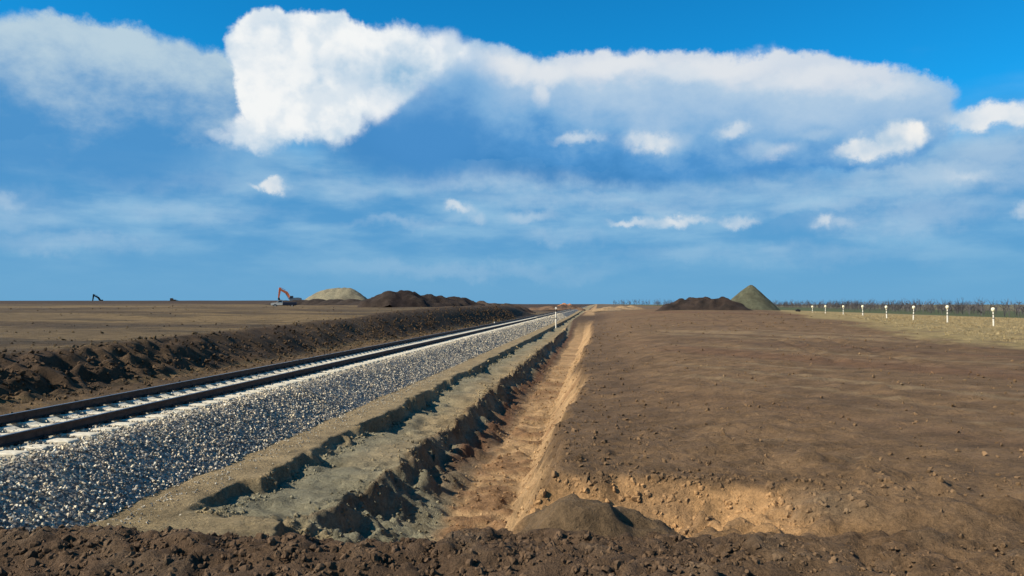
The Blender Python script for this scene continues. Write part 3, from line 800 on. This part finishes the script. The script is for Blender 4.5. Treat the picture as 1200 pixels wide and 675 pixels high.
for i, pxl in enumerate((1164, 1110, 1070, 1039, 1011, 988, 967, 952)):
    o = post0 if i == 0 else copy_tree(post0)
    Yp = 62.5 + 7.55 * i; Xp = px_x(pxl, Yp)
    o.location = (Xp, Yp, ground_z(Xp, Yp)); o.rotation_euler = (random.uniform(-.03, .03), random.uniform(-.04, .04), random.uniform(0, 3))
    o['label'] = 'white marker post with rounded pale cap, ' + NPOST[i]; o['group'] = 'white marker posts along the dry grass'

# post on the bench beside the track
Yp = 100.0; Xp = px_x(651.5, Yp)
t = thing('line_post', (Xp, Yp, ground_z(Xp, Yp)), 'tall white line post with dark bands standing on the bench beside the ballast', 'post')
b = MB(); b.cyl((0, 0, 1.2), .09, .09, 2.9, 'Z', 14); b.build('pole', M_WHITE, t, False)
b = MB(); b.cyl((0, 0, 1.25), .094, .094, .14, 'Z', 14); b.cyl((0, 0, 2.2), .094, .094, .3, 'Z', 14); b.build('band', M_DSTEEL, t)
b = MB(); b.box((0, -.1, 2.5), (.26, .03, .2), None, .01); b.build('plate', M_WHITE, t)
Yp = 84.0; Xp = px_x(579.5, Yp)
t = thing('line_post', (Xp, Yp, ground_z(Xp, Yp)), 'short pale post left of the track against the dark bank', 'post')
b = MB(); b.cyl((0, 0, .38), .07, .06, 1.0, 'Z', 12); b.build('pole', M_WHITE, t, False)
b = MB(); b.cyl((0, 0, .9), .075, .03, .06, 'Z', 12); b.build('cap', M_BLACK, t, False)

# ------------------------------------------------------------------ excavators
def make_excavator(body_mat, arm_mat):
    """faces local +x"""
    t = thing('excavator', (0, 0, 0), 'x', 'excavator')
    for s in (-1, 1):
        b = MB()
        b.prism([(-1.9, .0), (1.9, .0), (2.25, .28), (2.3, .55), (2.05, .85), (1.7, .92), (-1.7, .92), (-2.05, .85), (-2.3, .55), (-2.25, .28)], s * 1.15 - .3, s * 1.15 + .3)
        tr = b.build('crawler_track', M_DSTEEL, t)
        b = MB()
        for x in (-1.85, -1.1, -.4, .4, 1.1, 1.85): b.cyl((x, s * 1.47, .45), .26, .26, .06, 'Y', 12)
        b.build('rollers', M_BLACK, tr)
    b = MB(); b.box((0, 0, .8), (2.2, 1.7, .5), None, .05); b.cyl((0, 0, 1.08), .7, .7, .2, 'Z', 20); b.build('undercarriage', M_DSTEEL, t)
    b = MB(); b.prism([(-2.5, 1.25), (-2.3, 1.1), (1.5, 1.1), (1.6, 1.3), (1.6, 1.75), (.3, 1.9), (.2, 2.35), (-1.7, 2.4), (-2.5, 2.2)], -1.3, 1.3); b.build('upper_body', body_mat, t)
    b = MB(); b.box((-2.45, 0, 1.75), (.5, 2.5, .95), None, .12); b.build('counterweight', M_DSTEEL, t)
    b = MB(); b.prism([(.25, 1.85), (1.75, 1.5), (1.85, 2.2), (1.45, 3.0), (.3, 3.05)], .32, 1.27); cb = b.build('cab', body_mat, t)
    b = MB(); b.prism([(.45, 2.1), (1.68, 2.05), (1.72, 2.25), (1.4, 2.88), (.45, 2.92)], 1.275, 1.295); b.prism([(1.79, 1.8), (1.865, 2.2), (1.80, 2.35)], .4, 1.2); b.build('window', M_GLASS, cb)
    def arm(pts, w, name, mat):
        b = MB()
        for (p, q, h0, h1) in pts:
            p = np.array(p); q = np.array(q); dd = (q - p) / np.linalg.norm(q - p); nn = np.array([-dd[1], dd[0]])
            b.prism([tuple(p + nn * h0), tuple(p - nn * h0), tuple(q - nn * h1), tuple(q + nn * h1)], -w / 2, w / 2)
        return b.build(name, mat, t)
    arm([((1.1, 1.7), (2.6, 4.2), .36, .46), ((2.5, 4.1), (5.3, 5.6), .48, .34)], .7, 'boom', arm_mat)
    arm([((4.95, 6.05), (5.45, 2.35), .44, .28)], .6, 'stick', arm_mat)
    arm([((1.7, 1.6), (3.2, 4.2), .09, .07), ((3.0, 5.2), (4.9, 6.1), .08, .06)], .16, 'hydraulic_ram', M_GREY)
    b = MB(); b.prism([(5.15, 2.4), (5.7, 2.35), (5.75, 1.7), (5.3, 1.15), (4.5, 1.1), (4.2, 1.45), (4.9, 1.6)], -.55, .55); bk = b.build('bucket', M_DSTEEL, t)
    b = MB()
    for k in range(5): b.box((4.15, -.44 + .22 * k, 1.5), (.28, .07, .07))
    b.build('teeth', M_GREY, bk)
    return t
ex = make_excavator(M_GREY, M_ORANGE)
Ye = 262.0; Xe = px_x(344.5, Ye)
ex.location = (Xe, Ye, ground_z(Xe, Ye) - .05); ex.rotation_euler = (0, 0, math.pi + .42); ex.scale = (.92,) * 3
props(ex, 'orange armed excavator with grey body beside the pale sand heap', 'excavator')
ex2 = make_excavator(M_DSTEEL, M_DSTEEL)
Ye = 470.0; Xe = px_x(121.5, Ye)
ex2.location = (Xe, Ye, ground_z(Xe, Ye) - 2.6); ex2.rotation_euler = (0, 0, math.pi + 2.6 - 2.0); ex2.scale = (1.12,) * 3
props(ex2, 'dark excavator far off on the left skyline with its arm raised', 'excavator')

# ------------------------------------------------------------------ pickup truck in front of the excavator
Yt = 168.0; Xt = px_x(333, Yt)
t = thing('pickup_truck', (Xt, Yt, ground_z(Xt, Yt) - .02), 'dark pickup truck with pale cab parked below the orange excavator', 'truck', None, math.pi + .35)
b = MB(); b.prism([(.3, .55), (2.75, .5), (2.8, .85), (2.65, 1.0), (1.6, 1.1), (1.05, 1.62), (.35, 1.65), (.3, 1.1)], -.85, .85); cb = b.build('cab', M_WHITE, t)
b = MB(); b.prism([(.45, 1.15), (1.4, 1.14), (1.0, 1.55), (.45, 1.57)], -.865, -.852); b.prism([(.45, 1.15), (1.4, 1.14), (1.0, 1.55), (.45, 1.57)], .852, .865); b.build('window', M_GLASS, cb)
b = MB(); b.box((-1.2, 0, .85), (2.95, 1.75, .62), None, .04); b.build('load_bed', M_BLUE, t)
b = MB(); b.box((0, 0, .5), (5.0, .9, .16)); b.build('chassis', M_DSTEEL, t)
for wx in (1.85, -1.7):
    for s in (-1, 1):
        b = MB(); b.cyl((wx, s * .74, .36), .38, .38, .24, 'Y', 18); w = b.build('wheel', M_TYRE, t)
        b = MB(); b.cyl((wx, s * .87, .36), .2, .2, .03, 'Y', 14); b.build('rim', M_GREY, w)
b = MB(); b.box((2.79, .55, .78), (.04, .3, .14)); b.build('headlight', M_GREY, t)
b = MB(); b.box((2.79, -.55, .78), (.04, .3, .14)); b.build('headlight', M_GREY, t)
# far bulldozer roof on the left skyline
Yb = 420.0; Xb = px_x(202.5, Yb)
t = thing('bulldozer', (Xb, Yb, ground_z(Xb, Yb) - .9), 'tiny dark bulldozer on the skyline right of the far dark excavator', 'bulldozer', None, .3)
b = MB(); b.prism([(-1.7, 0), (1.7, 0), (2.0, .5), (1.6, 1.0), (-1.6, 1.0), (-2.0, .5)], -1.2, 1.2); b.build('crawler_track', M_DSTEEL, t)
b = MB(); b.prism([(-1.3, 1.0), (1.8, 1.0), (1.8, 1.7), (.2, 1.8), (.1, 2.5), (-1.3, 2.5)], -.8, .8); b.build('body', M_DSTEEL, t)
b = MB(); b.prism([(2.3, .0), (2.5, .0), (2.35, .6), (2.55, 1.3), (2.4, 1.3), (2.2, .6)], -1.6, 1.6); b.box((2.0, 0, .5), (.8, 2.0, .2)); b.build('blade', M_DSTEEL, t)
# small black tank by the grass
Yb = 118.0; Xb = px_x(935, Yb)
t = thing('water_tank', (Xb, Yb, ground_z(Xb, Yb)), 'small black tank on the field edge just right of the gravel cone', 'tank')
b = MB(); b.box((0, 0, .55), (.62, .5, .45), None, .06); b.build('tank_body', M_BLACK, t)
b = MB(); b.box((-.24, 0, .14), (.06, .4, .4)); b.box((.24, 0, .14), (.06, .4, .4)); b.build('stand', M_DSTEEL, t)
b = MB(); b.cyl((0, 0, .8), .09, .09, .08, 'Z', 12); b.build('lid', M_BLACK, t)

# ------------------------------------------------------------------ bare trees
def bare_tree(h, seed, thick=1.0):
    """returns trunk and crown geometry as triangle strips round thin limbs"""
    r = np.random.default_rng(seed)
    out = {'trunk': ([], []), 'crown': ([], [])}
    def limb(key, p, q, r0, r1):
        V, F_ = out[key]; d = q - p; L = np.linalg.norm(d); d = d / max(L, 1e-6)
        a = np.cross(d, [.3, .9, .2]); a /= np.linalg.norm(a); c = np.cross(d, a); o = len(V)
        for k in range(3):
            an = 2 * math.pi * k / 3; V.append(p + (a * math.cos(an) + c * math.sin(an)) * r0)
        for k in range(3):
            an = 2 * math.pi * k / 3; V.append(q + (a * math.cos(an) + c * math.sin(an)) * r1)
        for k in range(3):
            j = (k + 1) % 3; F_.append((o + k, o + j, o + 3 + j)); F_.append((o + k, o + 3 + j, o + 3 + k))
    top = np.array([r.normal() * .06 * h, r.normal() * .06 * h, h * .62])
    limb('trunk', np.array([0, 0, -.2]), top * .5, .05 * thick, .04 * thick); limb('trunk', top * .5, top, .04 * thick, .025 * thick)
    def grow(p, d, L, rad, lev):
        q = p + d * L; limb('crown', p, q, rad, rad * .6)
        if lev == 0: return
        for k in range(r.integers(2, 4)):
            nd = d + r.normal(size=3) * .42 + np.array([0, 0, .14]); nd /= np.linalg.norm(nd)
            grow(p + d * L * r.uniform(.35, 1.0), nd, L * r.uniform(.5, .8), rad * .62, lev - 1)
    for k in range(5):
        s = r.uniform(.15, 1.0); d = np.array([r.normal() * .6, r.normal() * .6, 1.0]); d /= np.linalg.norm(d)
        grow(top * s, d, h * r.uniform(.2, .38), .03 * thick, 2)
    return {k: (np.array(v[0]), np.array(v[1])) for k, v in out.items()}
TT = []
for i in range(14):
    g = bare_tree(4.6, 40 + i, 1.7); V = np.concatenate([g['trunk'][0], g['crown'][0]]); F_ = np.concatenate([g['trunk'][1], g['crown'][1] + len(g['trunk'][0])]); TT.append((V, F_))
belt = np.array([(92, 118), (90, 150), (101, 240), (122, 380), (150, 560), (150, 760), (90, 900), (36, 960), (10, 960)])
seg = np.hypot(*np.diff(belt, axis=0).T); cum = np.concatenate([[0], np.cumsum(seg)])
VV, FF, off = [], [], 0
for i in range(1000):
    s = cum[-1] * rng.random() ** 1.25; bx_ = np.interp(s, cum, belt[:, 0]); by_ = np.interp(s, cum, belt[:, 1])
    bx_ += rng.uniform(-3, 22); by_ += rng.uniform(-8, 8)
    sc_ = rng.uniform(.45, .85) * (1 + s / 900); an = rng.random() * 6.28; V, F_ = TT[rng.integers(0, 14)]
    c_, s_ = math.cos(an), math.sin(an)
    P = V * sc_; P = np.stack([P[:, 0] * c_ - P[:, 1] * s_, P[:, 0] * s_ + P[:, 1] * c_, P[:, 2]], -1) + (bx_, by_, ground_z(bx_, by_))
    VV.append(P); FF.append(F_ + off); off += len(P)
props(link_mesh('tree_belt', mesh_np('tree_belt', np.concatenate(VV), np.concatenate(FF), M_BARK)), 'dense belt of bare grey brown trees behind the white posts', 'tree belt', None, 'stuff')
TREES = [(1001, 'between the fifth and sixth posts from the right'), (1019, 'just right of the fifth post from the right'), (1054, 'between the third and fourth posts from the right'),
         (1090, 'between the second and third posts from the right'), (1128, 'just right of the second post from the right'), (1150, 'just left of the nearest post'),
         (1177, 'just right of the nearest post'), (1194, 'at the right edge of the picture')]
for i, (pxl, where) in enumerate(TREES):
    Yt = np.interp(pxl, [1000, 1200], [330, 165]); Xt = px_x(pxl, Yt)
    h = (358 - random.uniform(351, 354)) / FPX * depth(Xt, Yt) + (CAMZ - ground_z(Xt, Yt))
    t = thing('bare_tree', (Xt, Yt, ground_z(Xt, Yt)), 'bare tree rising above the belt, ' + where, 'tree', 'bare trees standing above the belt', random.uniform(0, 6))
    g = bare_tree(h, 90 + i, 2.0)
    for k in ('trunk', 'crown'): link_mesh(k, mesh_np(k, g[k][0], g[k][1], M_BARK), t)

# ------------------------------------------------------------------ dry grass on the right
n = 18000
Y = 24 + 100 * rng.random(n) ** 1.35; gx = np.interp(Y, [0, 30, 70, 120, 300], [14.5, 16.4, 22, 29, 60]); X = gx - 1 + (Y * .30 + 6) * rng.random(n)
keep = fbm(X, Y, .5, 3, 333, .6) > -.12; X, Y = X[keep], Y[keep]; Z = land(X, Y)
n = len(X); VV = np.zeros((n, 9, 3)); 
for k in range(3):
    a = rng.random(n) * 6.28; hgt = rng.uniform(.03, .09, n) * (1 + Y / 200); w = rng.uniform(.006, .014, n) * (1 + Y / 60)
    ox = rng.normal(size=n) * .06; oy = rng.normal(size=n) * .06
    VV[:, 3 * k, :] = np.stack([X + ox - np.cos(a) * w, Y + oy - np.sin(a) * w, Z - .02], -1)
    VV[:, 3 * k + 1, :] = np.stack([X + ox + np.cos(a) * w, Y + oy + np.sin(a) * w, Z - .02], -1)
    VV[:, 3 * k + 2, :] = np.stack([X + ox + rng.normal(size=n) * .07, Y + oy + rng.normal(size=n) * .07, Z + hgt], -1)
props(link_mesh('dry_grass', mesh_np('dry_grass', VV.reshape(-1, 3), np.arange(n * 9).reshape(-1, 3), M_STRAW)), 'dry straw coloured grass along the right edge of the field', 'dry grass', None, 'stuff')
